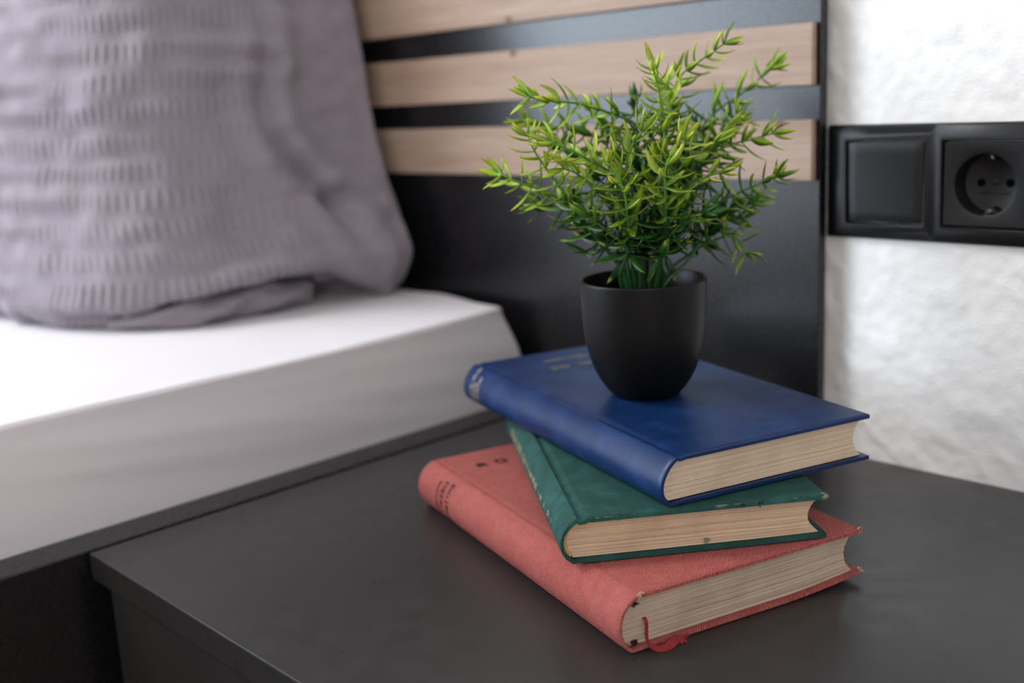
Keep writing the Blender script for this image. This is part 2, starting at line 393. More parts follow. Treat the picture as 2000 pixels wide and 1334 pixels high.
# ------------------------------------------------------------------ pillow leaning on the headboard
def pillow():
    base = [(-.897, .690), (-.905, .660), (-.916, .610), (-.922, .550), (-.928, .495), (-.944, .447), (-.985, .408), (-1.05, .380), (-1.12, .360), (-1.25, .342),
            (-1.40, .352), (-1.55, .40), (-1.66, .50), (-1.70, .62), (-1.69, .685)]
    pts = catmull([(x, y, 0) for x, y in base], 24)
    P = np.array([(p.x, p.y) for p in pts])
    seg = np.r_[0, np.cumsum(np.linalg.norm(np.diff(P, axis=0), axis=1))]
    fine = np.arange(0, .80, .0017); coarse = np.linspace(.81, seg[-1], 50)
    s = np.r_[fine, coarse]
    X = np.interp(s, seg, P[:, 0]); Y = np.interp(s, seg, P[:, 1])
    # back side, nearly flat against the slats
    nb = 40
    bx = np.linspace(X[-1], X[0], nb + 2)[1:-1]; by = np.full(nb, .700)
    by = .690 + .016 * np.sin(np.linspace(0, PI, nb)) ** .5
    X = np.r_[X, bx]; Y = np.r_[Y, by]; S = np.r_[s, np.full(nb, -1.0)]
    zb = .0885
    H = np.r_[np.linspace(0, .02, 10)[:-1], np.arange(.02, .345, .0018), np.linspace(.36, .74, 40)]
    n, k = len(X), len(H)
    cx, cy = -1.29, .60
    V = np.zeros((k, n, 3))
    for i, h in enumerate(H):
        g = h / .74
        if h < .05: ins = .030 * (1 - math.sqrt(max(0, 1 - (1 - h / .05) ** 2)))
        else: ins = 0
        front = .78 * max(0, (h - .06)) ** 1.25 * .35       # leans back as it rises
        close = max(0, (g - .55) / .45)
        fy = math.sqrt(max(0.0, 1 - close ** 2.2))
        dx = X - cx; dy = Y - .695
        Xi = X - np.sign(dx) * ins * np.minimum(1, np.abs(dx) / .2)
        depth = np.maximum(0, .695 - Y)
        sc = (1 - min(.45, front / .30)) * fy
        Yi = np.where(S >= 0, .695 - np.maximum(.0, depth * sc - ins * np.clip(depth / .05, 0, 1)), Y)
        Yi = Yi + .010 * g * (S >= 0)
        shift = -.22 * max(0, h - .045) + .02 * math.exp(-((h - .05) / .04) ** 2)   # right seam drifts left with height
        edge = np.clip(1 - (X + .89) / -.5, 0, 1)
        Xi = Xi + shift * edge
        Xi = cx + (Xi - cx) * (1 - .25 * close ** 2)
        V[i, :, 0] = Xi; V[i, :, 1] = Yi; V[i, :, 2] = zb + h
    # normals of the loft
    du = np.roll(V, -1, 1) - np.roll(V, 1, 1); dv = np.gradient(V, axis=0)
    N = np.cross(du, dv); N /= np.linalg.norm(N, axis=2, keepdims=True) + 1e-9
    # outward check on the front
    if N[30, 300, 1] > 0: N = -N
    fl = V.reshape(-1, 3)
    def at(pl): return [np.array(p) for p in pl]
    def dist(pl):
        pl = at(pl); best = np.full(len(fl), 9.0); bt = np.zeros(len(fl)); side = np.zeros(len(fl))
        for a, b in zip(pl[:-1], pl[1:]):
            ab = b - a; t = np.clip(((fl - a) @ ab) / (ab @ ab), 0, 1)
            w = fl - (a + t[:, None] * ab); d = np.sqrt((w[:, 0] * .35) ** 2 + w[:, 1] ** 2 + w[:, 2] ** 2)
            # signed in the (y,z) plane
            sg = np.sign(ab[1] * (fl[:, 2] - a[2]) - ab[2] * (fl[:, 1] - a[1]))
            m_ = d < best; best[m_] = d[m_]; side[m_] = sg[m_]
        return best, side
    D = np.zeros(len(fl))
    front = (np.tile(S, (k, 1)).reshape(-1) >= 0)
    Sf = np.tile(S, (k, 1)).reshape(-1); Hf = np.repeat(H, n)
    # broad crumples
    D += (.012 * vnoise(fl, 7, 1) + .008 * vnoise(fl, 15, 2)) + .0034 * vnoise(fl * np.array([1, 1, 1.6]), 34, 3)
    # long creases
    d, sd = dist([(-.93, .596, .40), (-.93, .593, .338), (-.93, .580, .296), (-.93, .578, .262), (-.93, .590, .233), (-.93, .616, .201), (-.93, .639, .157), (-.93, .662, .112)])
    D += -.013 * np.exp(-(d / .0085) ** 2) + .007 * np.exp(-((d - .022) / .014) ** 2)
    d, sd = dist([(-.935, .487, .333), (-.935, .540, .329), (-.935, .600, .323)])
    D += -.009 * np.exp(-(d / .006) ** 2) + .006 * np.exp(-((d - .016) / .010) ** 2)
    d, sd = dist([(-.93, .625, .19), (-.93, .645, .192), (-.93, .672, .185)])
    D += -.010 * np.exp(-(d / .007) ** 2) + .006 * np.exp(-((d - .016) / .010) ** 2)
    d, sd = dist([(-1.05, .375, .098), (-.96, .42, .100), (-.93, .447, .105), (-.93, .512, .115), (-.93, .564, .1200), (-.93, .606, .1185), (-.93, .655, .100)])
    D += -.034 * np.exp(-(d / .0060) ** 2) + .009 * np.exp(-((d - .017) / .009) ** 2)
    d, sd = dist([(-.93, .50, .095), (-.93, .545, .103), (-.93, .60, .100)])
    D += -.022 * np.exp(-(d / .005) ** 2)
    # seersucker: puckered bands parted by flat strips
    wob = .006 * vnoise(fl, 9, 5) + .002 * vnoise(fl, 30, 6)
    Hw = Hf + wob + .03 * np.clip(Sf - .1, 0, 1) * .5
    bandph = Hw / .0265; row = np.floor(bandph); fr = bandph - row
    band = np.clip(np.sin(np.clip((fr - .14) / .72, 0, 1) * PI), 0, 1) ** .6
    rp = Sf / .0090 + 1.3 * vnoise(np.stack([Sf * 9, row * .73, np.zeros_like(Sf)], 1), 1.0, 7) + row * .37
    amp = .0012 * (.45 + .9 * np.clip(vnoise(np.stack([Sf * 14, row * 1.9, Hf * 10], 1), 1.0, 8) + .45, 0, 1.2))
    fade = np.clip((Sf - .07) / .10, .0, 1)
    D += front * band * amp * np.sin(rp * 2 * PI) * (.15 + .85 * fade) + front * .0007 * (band - .5)
    D *= np.clip(Hf / .012, .15, 1)
    # the case is rucked up along the lower right, so the body overhangs a fold lying under it
    hc = np.interp(fl[:, 1], [.40, .44, .512, .564, .606, .64, .672], [.0, .016, .0275, .0320, .0305, .016, .0])
    D -= np.where(front & (fl[:, 0] > -1.0), .024 * np.clip((hc - Hf) / .005, 0, 1) * np.clip(hc / .012, 0, 1), 0)
    D = np.where(front, D, D * .15)
    ed = np.clip(Sf / .02, 0, 1); D = np.where(front, D * (.35 + .65 * ed), D)
    Q = fl + N.reshape(-1, 3) * D[:, None]
    Q[:, 2] = np.maximum(Q[:, 2], zb + .0012); Q[:, 1] = np.minimum(Q[:, 1], .7095)
    F = grid_faces(k, n, cv=True)
    vs = [tuple(q) for q in Q]
    for row_, rev in ((0, True), (k - 1, False)):
        c = Q[row_ * n:(row_ + 1) * n].mean(0); ci = len(vs); vs.append(tuple(c))
        for j in range(n):
            a, b = row_ * n + j, row_ * n + (j + 1) % n
            F.append((ci, b, a) if rev else (ci, a, b))
    return mesh_from('pillow', vs, F, 0, recalc=True)
pw = tag(link('pillow', pillow(), M['pillow']), 'plump pillow in a crumpled grey seersucker case, leaning on the slatted headboard', 'pillow')

def pillow_fold():
    path = catmull([(-.985, .415, .0935), (-.944, .450, .0985), (-.930, .485, .1020), (-.926, .520, .1045), (-.926, .552, .1050), (-.931, .580, .1020), (-.942, .600, .098)], 16)
    n = len(path); V = []; k_ = 36
    for i, p in enumerate(path):
        f = i / (n - 1); t = (path[min(i + 1, n - 1)] - path[max(i - 1, 0)]).normalized()
        a = Vector((0, 0, 1)); a = (a - t * a.dot(t)).normalized(); b = t.cross(a)
        env = min(1, f / .25) ** .7 * min(1, (1 - f) / .10) ** .5
        r = .0035 + .0115 * env
        for q in range(k_):
            an = 2 * PI * q / k_
            w = 1 + .22 * mnoise.noise((math.cos(an) * 1.3 + p.y * 40, math.sin(an) * 1.3, p.y * 26)) + .16 * math.sin(an * 3 + p.y * 95) * env
            v = p + a * math.cos(an) * r * w * .86 + b * math.sin(an) * r * w * 1.25
            v.z = max(v.z, .0900); V.append(v)
    F = grid_faces(n, k_, cv=True) + [tuple(range(k_))[::-1], tuple((n - 1) * k_ + q for q in range(k_))]
    return mesh_from('pillowcase_fold', V, F, 0, recalc=True)
link('pillowcase_fold', pillow_fold(), M['pillow'], pw)['label'] = 'rucked fold of the case under the pillow'

# ------------------------------------------------------------------ nightstand
NS = Vector((-.3975, .4955, R['z0']))
ns = tag(empty('nightstand', NS), 'dark grey laminate nightstand with a thick top, standing beside the bed', 'nightstand')
def nbox(name, x0, x1, y0, y1, z0, z1, bevel=.001, mat=None, parent=None):
    o = NS if parent is None else NS + Vector(parent.location)
    return box(name, x0 - o.x, x1 - o.x, y0 - o.y, y1 - o.y, z0 - o.z, z1 - o.z, mat or M['laminate'], parent or ns, bevel)
nbox('top_panel', -.6953, -.10, .2588, .7325, -.0185, 0, .0011)
nbox('side_panel', -.672, -.656, .2795, .728, -.45, -.0186)
nbox('side_panel', -.139, -.123, .2795, .728, -.45, -.0186)
nbox('back_panel', -.656, -.139, .718, .728, -.44, -.0186)
nbox('bottom_panel', -.656, -.139, .282, .718, -.44, -.424)
for z1_, z0_ in ((-.0198, -.222), (-.225, -.440)):
    nbox('drawer_front', -.672, -.123, .2605, .2785, z0_, z1_)

# ceiling lamp over the bed (out of the picture, it lights the room from above)
lamp = tag(empty('ceiling_lamp', (-2.1, -.7, 2.05)), 'flat square white ceiling lamp above the bed', 'lamp')
box('lamp_body', -.32, .32, -.32, .32, -.045, -.001, M['pvc'], lamp, .006)

# ------------------------------------------------------------------ switch and socket on the wall
PX, PY, PZ = -.3478, .7338, .2075
pl = tag(empty('switch_socket_panel', (PX, PY, PZ)), 'black double wall plate with a rocker switch and a power socket', 'wall socket')
PT = .0092                                           # the frame stands this far off the wall
def frame():
    bm = bmesh.new()
    def ring(x0, x1, z0, z1, y): return [bm.verts.new((x0, y, z0)), bm.verts.new((x1, y, z0)), bm.verts.new((x1, y, z1)), bm.verts.new((x0, y, z1))]
    # outer: two frames side by side, each sloping up from the wall then down to its opening
    for cx, ol, orr in ((-.0355, .0462, .0355), (.0355, .0355, .0405)):
        rr = [ring(cx - ol, cx + orr, -.0405, .0405, 0.0), ring(cx - ol, cx + orr, -.0405, .0405, -.0040),
              ring(cx - ol + .0012 * (ol > .036), cx + orr - .0012 * (orr > .036), -.0393, .0393, -.0056),
              ring(cx - .0310, cx + .0310, -.0310, .0310, -PT), ring(cx - .0292, cx + .0292, -.0292, .0292, -PT + .0004), ring(cx - .0288, cx + .0288, -.0288, .0288, -.0050),
              ring(cx - .0288, cx + .0288, -.0288, .0288, 0.0)]
        for a, b in zip(rr[:-1], rr[1:]):
            for k in range(4):
                bm.faces.new((a[k], a[(k + 1) % 4], b[(k + 1) % 4], b[k]))
    bmesh.ops.remove_doubles(bm, verts=bm.verts, dist=1e-6)
    bmesh.ops.recalc_face_normals(bm, faces=bm.faces)
    bmesh.ops.bevel(bm, geom=[e for e in bm.edges if len(e.link_faces) == 2 and e.calc_face_angle() > .3], offset=.0006, segments=2, affect='EDGES')
    me = bpy.data.meshes.new('frame'); bm.to_mesh(me); bm.free(); smooth(me, 50); return me
link('frame', frame(), M['plastic'], pl)
def rocker():
    # a slightly dished square key
    n = 17; V = []; h = .0279
    for i in range(n):
        for j in range(n):
            a, b = -1 + 2 * i / (n - 1), -1 + 2 * j / (n - 1)
            e = min(1 - abs(a), 1 - abs(b))
            y = -.0078 - .0006 * b + .0004 * b * b + (.0009 * (1 - e / .06) ** 2 if e < .06 else 0)
            V.append((-.0355 + a * h, y, b * h))
    F = grid_faces(n, n)
    off = len(V)
    ringi = [i * n for i in range(n)] + [(n - 1) * n + j for j in range(1, n)] + [i * n + n - 1 for i in range(n - 2, -1, -1)] + [j for j in range(n - 2, 0, -1)]
    for q in ringi: V.append((V[q][0], -.001, V[q][2]))
    m_ = len(ringi)
    for q in range(m_): F.append((ringi[q], ringi[(q + 1) % m_], off + (q + 1) % m_, off + q))
    F.append(tuple(off + q for q in range(m_)))
    return mesh_from('rocker_switch', V, F, 40, recalc=True)
link('rocker_switch', rocker(), M['plastic'], pl)['label'] = 'square rocker switch'
SXC = .0355
def socket():
    # square face with a round well
    bm = bmesh.new(); N = 64; h = .0279; r = .0205
    def P(k, y, s): 
        a = 2 * PI * k / N + PI / 4; return (SXC + s * math.cos(a), y, s * math.sin(a))
    def S(k, y, hh):
        a = 2 * PI * k / N + PI / 4; c, s = math.cos(a), math.sin(a); q = hh / max(abs(c), abs(s)); return (SXC + q * c, y, q * s)
    rings = [[bm.verts.new(S(k, -.001, h)) for k in range(N)], [bm.verts.new(S(k, -.0078, h)) for k in range(N)], [bm.verts.new(S(k, -.0085, h - .0008)) for k in range(N)],
             [bm.verts.new(P(k, -.0085, r + .0012)) for k in range(N)], [bm.verts.new(P(k, -.0080, r)) for k in range(N)], [bm.verts.new(P(k, .0085, r - .0006)) for k in range(N)],
             [bm.verts.new(P(k, .0090, r - .0014)) for k in range(N)], [bm.verts.new(P(k, .0090, .001)) for k in range(N)]]
    for a, b in zip(rings[:-1], rings[1:]):
        for k in range(N): bm.faces.new((a[k], a[(k + 1) % N], b[(k + 1) % N], b[k]))
    bm.faces.new(rings[-1]); bmesh.ops.recalc_face_normals(bm, faces=bm.faces)
    me = bpy.data.meshes.new('socket_insert'); bm.to_mesh(me); bm.free(); smooth(me, 35); return me
so = link('socket_insert', socket(), M['plastic'], pl); so['label'] = 'recessed round power socket'
def disc(name, x, z, y, r, d, mat, par, n=24):
    prof = [(0.0001, 0), (r * .9, 0), (r, d * .2), (r, d)]
    me = lathe_mesh(name, prof, n, 40)
    me.transform(Matrix.Translation((x, y, z)) @ Matrix.Rotation(-PI / 2, 4, 'X')); return link(name, me, mat, par)
for sx in (-.0095, .0095): disc('dark_pin_disc', SXC + sx, 0, .0086, .0028, .0003, M['hole'], so)  # flat discs, the shade inside the pin holes painted near-black
disc('fixing_screw', SXC, 0, .0082, .0020, .0007, M['plastic'], so)
def contact(sz):
    pts = [(SXC, .0088, sz * .0155), (SXC, .0050, sz * .0152), (SXC, .0010, sz * .0165), (SXC, -.0020, sz * .0190), (SXC, -.0045, sz * .0203)]
    c = catmull(pts, 5); return tube_mesh('earth_contact', c, [.0024] * len(c), 8, True, .28, upv=(1, 0, 0))
for sz in (1, -1): link('earth_contact', contact(sz), M['metal'], so)['label'] = 'shiny metal earth contact'
bx = lathe_mesh('back_box', [(.0211, -.0004), (.0278, -.0004), (.0278, .0002), (.0252, .0006), (.0252, .030), (.0001, .030)], 40, 40)
bx.transform(Matrix.Translation((SXC, 0, 0)) @ Matrix.Rotation(-PI / 2, 4, 'X')); link('back_box', bx, M['hole'], pl)
box('embossed_line', SXC - .010, SXC + .010, .0087, .0092, -.0078, -.0062, M['plastic'], so, .0003)

# ------------------------------------------------------------------ books
random.seed(4)
def bez(p0, p1, p2, p3, n):
    return [tuple((1 - t) ** 3 * a + 3 * (1 - t) ** 2 * t * b + 3 * (1 - t) * t * t * c + t ** 3 * d for a, b, c, d in zip(p0, p1, p2, p3)) for t in [i / n for i in range(n + 1)]]
class Book:
    """local frame: u along the tail edge from spine to fore edge, v along the spine from tail to head, z up"""
    def __init__(s, name, label, loc, ang, L, W, H, t, mat, pmat, uh, bulge, shape, warp=(0, 0), ragged=0.0, groove=.0012, round_top=.0):
        s.L, s.W, s.H, s.t = L, W, H, t; s.warp = warp; s.uh = uh; s.sq = .0035
        s.root = tag(empty(name, loc, ang), label, 'book')
        s.mat, s.pmat = mat, pmat
        # outer outline, counted from the lower fore edge round the spine to the upper fore edge
        nb = 44
        lo_ = [(W - (W - .015) * (1 - math.cos(i / nb * PI / 2)), 0.0) for i in range(nb)] if False else [(W + (.015 - W) * i / nb, 0.0) for i in range(nb + 1)]
        lo_ += [(.012, .0002), (.0095, groove * .4), (.0072, groove * .3), (.0050, .0002)]
        sp = bez((.0035, .0), shape[0], shape[1], (uh, H - .0005), 22)
        hi_ = [(uh + .0012, H - .0001), (uh + .0028, H - groove), (uh + .0046, H - groove * .9), (uh + .0066, H + .0001), (uh + .0085, H)]
        a = uh + .0085
        hi_ += [(a + (W - a) * i / nb, H) for i in range(1, nb + 1)]
        s.outer = lo_ + sp + hi_
        s.i_sp0, s.i_sp1 = len(lo_), len(lo_) + len(sp) - 1
        n = len(s.outer)
        # inner outline: offset inwards by the board thickness
        inn = []
        for i, (u, z) in enumerate(s.outer):
            a = s.outer[max(i - 1, 0)]; b = s.outer[min(i + 1, n - 1)]
            tx, tz = b[0] - a[0], b[1] - a[1]; l_ = math.hypot(tx, tz) or 1
            nx, nz = tz / l_, -tx / l_
            w_ = 1.0 if i < s.i_sp0 - 3 or i > s.i_sp1 + 3 else .8
            inn.append((u + nx * t * w_, min(max(z + nz * t * w_, t * .8), H - t * .8)))
        s.inner = inn
        # sides of the page block against the spine
        spi = inn[s.i_sp0:s.i_sp1 + 1]
        s.spine_in = spi
        arc = [0.0]
        for a, b in zip(s.outer[:-1], s.outer[1:]): arc.append(arc[-1] + math.hypot(b[0] - a[0], b[1] - a[1]))
        s.arc = arc
        s.cover(ragged); s.pages()
    def wz(s, u, z):
        f = max(0.0, (u - .62 * s.W) / (.38 * s.W)) ** 2; h = z / s.H
        return z + f * (s.warp[0] * (1 - h) + s.warp[1] * h)
    def cover(s, ragged):
        L = s.L; n = len(s.outer)
        st = [0.0, .0006, .004] + [L * i / 14 for i in range(1, 14)] + [L - .004, L - .0006, L]
        rows = []; uv = []
        for k, v in enumerate(st):
            ins = .0005 if k in (0, len(st) - 1) else 0.0
            o, i_ = [], []
            for q, (u, z) in enumerate(s.outer):
                a, b = s.inner[q]; f = ins / s.t
                uu, zz = u + (a - u) * f, z + (b - z) * f
                vv = v
                if ragged and k < 3 and q > s.i_sp1 - 4:
                    j = mnoise.noise((u * 260, 2.2, 0)) * .6 + mnoise.noise((u * 900, 4.2, 0)) * .5 + mnoise.noise((u * 60, 9, 1)) * .6
                    wear = 1.0 if u < .046 or u > .082 else .25
                    vv = v + max(0.0, ragged * (.55 + j)) * (1 - k * .25) * wear
                o.append((uu, vv, s.wz(uu, zz))); i_.append((a - (a - u) * f * 0, v, s.wz(a, b)))
            rows.append(o + i_[::-1])
            uv.append([(s.arc[q], v) for q in range(n)] + [(s.arc[q], v) for q in range(n)][::-1])
        V = [p for r in rows for p in r]; UV = [p for r in uv for p in r]
        m2 = 2 * n
        F = grid_faces(len(st), m2, cv=True)
        for k, rev in ((0, True), (len(st) - 1, False)):
            for q in range(n - 1):
                f = (k * m2 + q, k * m2 + q + 1, k * m2 + m2 - 2 - q, k * m2 + m2 - 1 - q)
                F.append(f[::-1] if rev else f)
        me = mesh_from('cover', V, F, None)
        lay = me.uv_layers.new(name='UVMap')
        li = np.zeros(len(me.loops), dtype=np.int32); me.loops.foreach_get('vertex_index', li)
        lay.data.foreach_set('uv', np.array(UV, dtype=np.float32)[li].reshape(-1))
        bm = bmesh.new(); bm.from_mesh(me); bmesh.ops.recalc_face_normals(bm, faces=bm.faces); bm.to_mesh(me); bm.free()
        smooth(me, 50)
        s.cov = link('cover', me, s.mat, s.root)
    def spine_u(s, z):
        p = s.spine_in
        for a, b in zip(p[:-1], p[1:]):
            if a[1] <= z <= b[1] and b[1] > a[1]: return a[0] + (b[0] - a[0]) * (z - a[1]) / (b[1] - a[1])
        return p[0][0] if z < p[0][1] else p[-1][0]
    def pages(s):
        K = 76; V = []; nT, nF, nS = 40, 6, 3
        z0, z1 = s.t + .0002, s.H - s.t - .0002
        for k in range(K + 1):
            g = k / K; z = z0 + (z1 - z0) * g
            ul = s.spine_u(z) + .0009; ur = s.W - s.sq - .0062 * (1 - (2 * g - 1) ** 2)
            j = random.uniform(-1, 1) * .00022 + mnoise.noise((g * 14, s.H * 90, 0)) * .00035; jf = random.uniform(-1, 1) * .0003
            vt, vh = s.sq, s.L - s.sq
            def add(u, v):
                wav = mnoise.noise((u * 30, g * 6, s.W * 40)) * .0005 * math.sin(g * PI)
                V.append((u, v, s.wz(u, z + wav)))
            for i in range(nT): add(ul + (ur + jf - ul) * i / nT, vt + j + random.uniform(-1, 1) * .00006)
            for i in range(nF): add(ur + jf, vt + j + (vh - vt) * i / nF)
            for i in range(nT): add(ur + jf - (ur + jf - ul) * i / nT, vh - j)
            for i in range(nS): add(ul, vh - (vh - vt) * i / nS)
        n = 2 * nT + nF + nS
        F = grid_faces(K + 1, n, cv=True)
        F.append(tuple(range(n))[::-1]); F.append(tuple(K * n + i for i in range(n)))
        me = mesh_from('page_block', V, F, 0, recalc=True); smooth(me, 50)
        s.pg = link('page_block', me, s.pmat, s.root)
    # a point on the outside of the cover, a is the arc position, v along the spine, lift off the surface
    def surf(s, a, v, lift=.00012):
        i = min(max(int(np.searchsorted(s.arc, a)) - 1, 0), len(s.arc) - 2)
        f = (a - s.arc[i]) / max(s.arc[i + 1] - s.arc[i], 1e-9)
        p, q = s.outer[i], s.outer[i + 1]
        u, z = p[0] + (q[0] - p[0]) * f, p[1] + (q[1] - p[1]) * f
        # smooth normal
        p2, q2 = s.outer[max(i - 1, 0)], s.outer[min(i + 2, len(s.outer) - 1)]
        tx, tz = q2[0] - p2[0], q2[1] - p2[1]; l_ = math.hypot(tx, tz) or 1
        u += -tz / l_ * lift; z += tx / l_ * lift
        return (u, v, s.wz(u, z))
    def stamp(s, name, strokes, mat, w):
        """flat strokes printed on the cover; each is ((a, v), (a, v))"""
        V, F = [], []
        for (a0, v0), (a1, v1) in strokes:
            dx, dy = a1 - a0, v1 - v0; l_ = math.hypot(dx, dy)
            if l_ < 1e-7: continue
            nx, ny = -dy / l_ * w / 2, dx / l_ * w / 2
            m_ = max(1, int(l_ / .0009)); b = len(V)
            for q in range(m_ + 1):
                a, v = a0 + dx * q / m_, v0 + dy * q / m_
                V.append(s.surf(a + nx, v + ny)); V.append(s.surf(a - nx, v - ny))
            for q in range(m_): F.append((b + 2 * q, b + 2 * q + 1, b + 2 * q + 3, b + 2 * q + 2))
        return link(name, mesh_from(name, V, F, 0), mat, s.root)
GLY = [[(0, 0, 0, 1), (0, 1, .8, 1), (0, .5, .6, .5), (0, 0, .8, 0)], [(0, 0, 0, 1), (.8, 0, .8, 1), (0, .5, .8, .5)], [(0, 0, 0, 1), (0, 1, .7, .8), (.7, .8, .7, .5), (.7, .5, 0, .5), (.2, .5, .8, 0)],
       [(0, 0, .4, 1), (.4, 1, .8, 0), (.2, .4, .6, .4)], [(0, 0, 0, 1), (0, 1, .8, 0), (.8, 0, .8, 1)], [(0, 0, 0, 1), (0, 0, .7, 0)], [(.4, 0, .4, 1), (0, 1, .8, 1)], [(.4, 0, .4, 1)],
       [(0, 0, .8, 0), (.8, 0, .8, 1), (.8, 1, 0, 1), (0, 1, 0, 0)]]
def line_of_print(o, along, across, length, height, rnd, gaps=()):
    """worn, unreadable lettering: o origin (a, v), unit vectors along and across the line"""
    out = []; x = 0.0; cw = height * .82
    while x + cw * .8 <= length:
        if not any(g0 < x / length < g1 for g0, g1 in gaps):
            for (x0, y0, x1, y1) in rnd.choice(GLY):
                pts = []
                for (a, b) in ((x0, y0), (x1, y1)):
                    p = x + a * cw * .8; q = b * height
                    pts.append((o[0] + along[0] * p + across[0] * q, o[1] + along[1] * p + across[1] * q))
                out.append(tuple(pts))
        x += cw * rnd.uniform(.95, 1.1)
    return out

A = math.radians
# --- red, at the bottom of the stack
red = Book('red_book', 'worn red cloth-bound book with a ribbon marker, at the bottom of the stack', (-.3380, .3860, .0002), A(73.9), .258, .159, .0316, .0026, M['red'], M['page_red'],
           .0065, .006, ((-.0075, .0055), (-.0085, .0250)), warp=(.0040, -.0004), groove=.0004)
L = red.L; a0 = red.arc[red.i_sp0]; a1 = red.arc[red.i_sp1]; SPN = a1 - a0; rnd = random.Random(3)
st = []
for v, x0, x1, h in ((L - .0330, .16, .80, .0026), (L - .0415, .10, .84, .0040), (L - .0505, .06, .86, .0046)):
    st += line_of_print((a1 - SPN * (1 - x1), v), (-1, 0), (0, 1), SPN * (x1 - x0), h, rnd)
red.stamp('spine_title', st, M['ink'], .0011)['label'] = 'faded black lettering across the spine'
at = red.arc[red.i_sp1]
st = []
for du, k in ((.0225, 2), (.0370, 8)):
    for (x0, y0, x1, y1) in GLY[k]:
        st.append(((at + du + x0 * .0075, L - .0340 + y0 * .0075), (at + du + x1 * .0075, L - .0340 + y1 * .0075)))
red.stamp('cover_mark', st, M['ink'], .0022)['label'] = 'two faded black marks on the front board'
rb = [(.0128, .0034, .0162), (.0128, .0022, .0158), (.0126, .0008, .0140), (.0121, .0002, .0100), (.0118, -.0006, .0062), (.0126, -.0022, .0030), (.0150, -.0040, .0014), (.0185, -.0052, .0010), (.0225, -.0050, .0012), (.0262, -.0038, .0022), (.0298, -.0030, .0018), (.0340, -.0034, .0008)]
rp = catmull(rb, 6); nR = len(rp); V = []
for i, p in enumerate(rp):
    f = i / (nR - 1)
    t_ = (rp[min(i + 1, nR - 1)] - rp[max(i - 1, 0)]).normalized()
    wdt = .0010 + .0012 * max(0, min(1, (f - .40) / .25))
    if f > .85: wdt *= 1 + .35 * math.sin(f * 90)
    side = Vector((1, 0, 0)).lerp(Vector((0, .75, .55)), min(1, max(0, (f - .3) / .25))).normalized()
    side = (side - t_ * side.dot(t_)).normalized(); nn = t_.cross(side) * .00016
    for a, b in ((-1, -1), (1, -1), (1, 1), (-1, 1)):
        q = p + side * wdt * a + nn * b; q.z = max(q.z, .0002); V.append(q)
F = grid_faces(nR, 4, cv=True) + [(3, 2, 1, 0), tuple((nR - 1) * 4 + k for k in range(4))]
bk = link('ribbon_bookmark', mesh_from('ribbon_bookmark', V, F, 50), M['ribbon'], red.root); bk['label'] = 'thin bright red ribbon marker'
V, F = [], []
for q in range(7):
    b = Vector((.0338, -.0034, .0008)); d = Vector((random.uniform(.4, 1), random.uniform(-.6, .6), random.uniform(-.1, .5))).normalized() * random.uniform(.002, .0042)
    off = len(V); p0 = b + Vector((random.uniform(-.001, .0), random.uniform(-.0012, .0012), random.uniform(0, .0014)))
    for p, r_ in ((p0, .00022), (p0 + d * .5 + Vector((0, 0, .0002)), .00016), (p0 + d, .00006)):
        p.z = max(p.z, .0003)
        for k in range(4): V.append(p + Vector((0, math.cos(k * PI / 2) * r_, math.sin(k * PI / 2) * r_)))
    F += [tuple(off + i for i in f) for f in grid_faces(3, 4, cv=True)]
link('frayed_threads', mesh_from('frayed_threads', V, F, 0), M['ribbon'], bk)
# purple remains of the mull at both ends of the tail of the spine
def tuft(par, u, v, z, mat, n, r_, name):
    V, F = [], []
    for q in range(n):
        p0 = Vector((u + random.uniform(-.0012, .0012), v + random.uniform(-.0004, .0004), z + random.uniform(-.0012, .0012)))
        d = Vector((random.uniform(-1, 1), random.uniform(-1, .2), random.uniform(-1, 1))).normalized() * random.uniform(.0008, .0022)
        off = len(V)
        for p, rr in ((p0, r_), (p0 + d, r_ * .4)):
            for k in range(4): V.append(p + Vector((math.cos(k * PI / 2) * rr, math.sin(k * PI / 2) * rr * .4, math.sin(k * PI / 2) * rr)))
        F += [tuple(off + i for i in f) for f in grid_faces(2, 4, cv=True)] + [tuple(off + 4 + k for k in range(4))]
    return link(name, mesh_from(name, V, F, 0), mat, par)
tuft(red.root, .0065, .0024, .0262, M['purple'], 16, .0006, 'torn_lining'); tuft(red.root, .0055, .0022, .0045, M['purple'], 14, .0006, 'torn_lining')
tuft(red.root, .1585, .0006, .0306, M['fray'], 10, .0008, 'worn_corner')['label'] = 'pale frayed board corner'
tuft(red.root, .1590, .0006, .0062, M['fray'], 9, .0007, 'worn_corner')['label'] = 'pale frayed board corner'
tuft(red.root, .0085, .0004, .0308, M['fray'], 8, .0008, 'worn_corner')['label'] = 'pale frayed hinge end'

# --- green, in the middle
gz = .0321
green = Book('green_book', 'worn dark green cloth-bound book with frayed edges, in the middle of the stack', (-.3870, .3955, gz), A(53.7), .226, .146, .0258, .0026, M['green'], M['page_green'],
             .0052, .006, ((-.0065, .0060), (-.0062, .0190)), warp=(.0006, .0), ragged=.0020, groove=.0014)
sp = [p for p in green.spine_in]
hb_ = [(u + .0008, .0032, z) for (u, z) in sp[3:-2]]
me = tube_mesh('headband', hb_, [.0013] * len(hb_), 8); lay = me.uv_layers.new(name='UVMap')
vi = np.zeros(len(me.loops), dtype=np.int32); me.loops.foreach_get('vertex_index', vi)
lay.data.foreach_set('uv', np.stack([(vi // 8) * .9 / 3.2 + (vi % 8) * .04, np.zeros(len(vi))], 1).astype(np.float32).reshape(-1))
link('headband', me, M['headband'], green.root)['label'] = 'striped yellow thread headband'
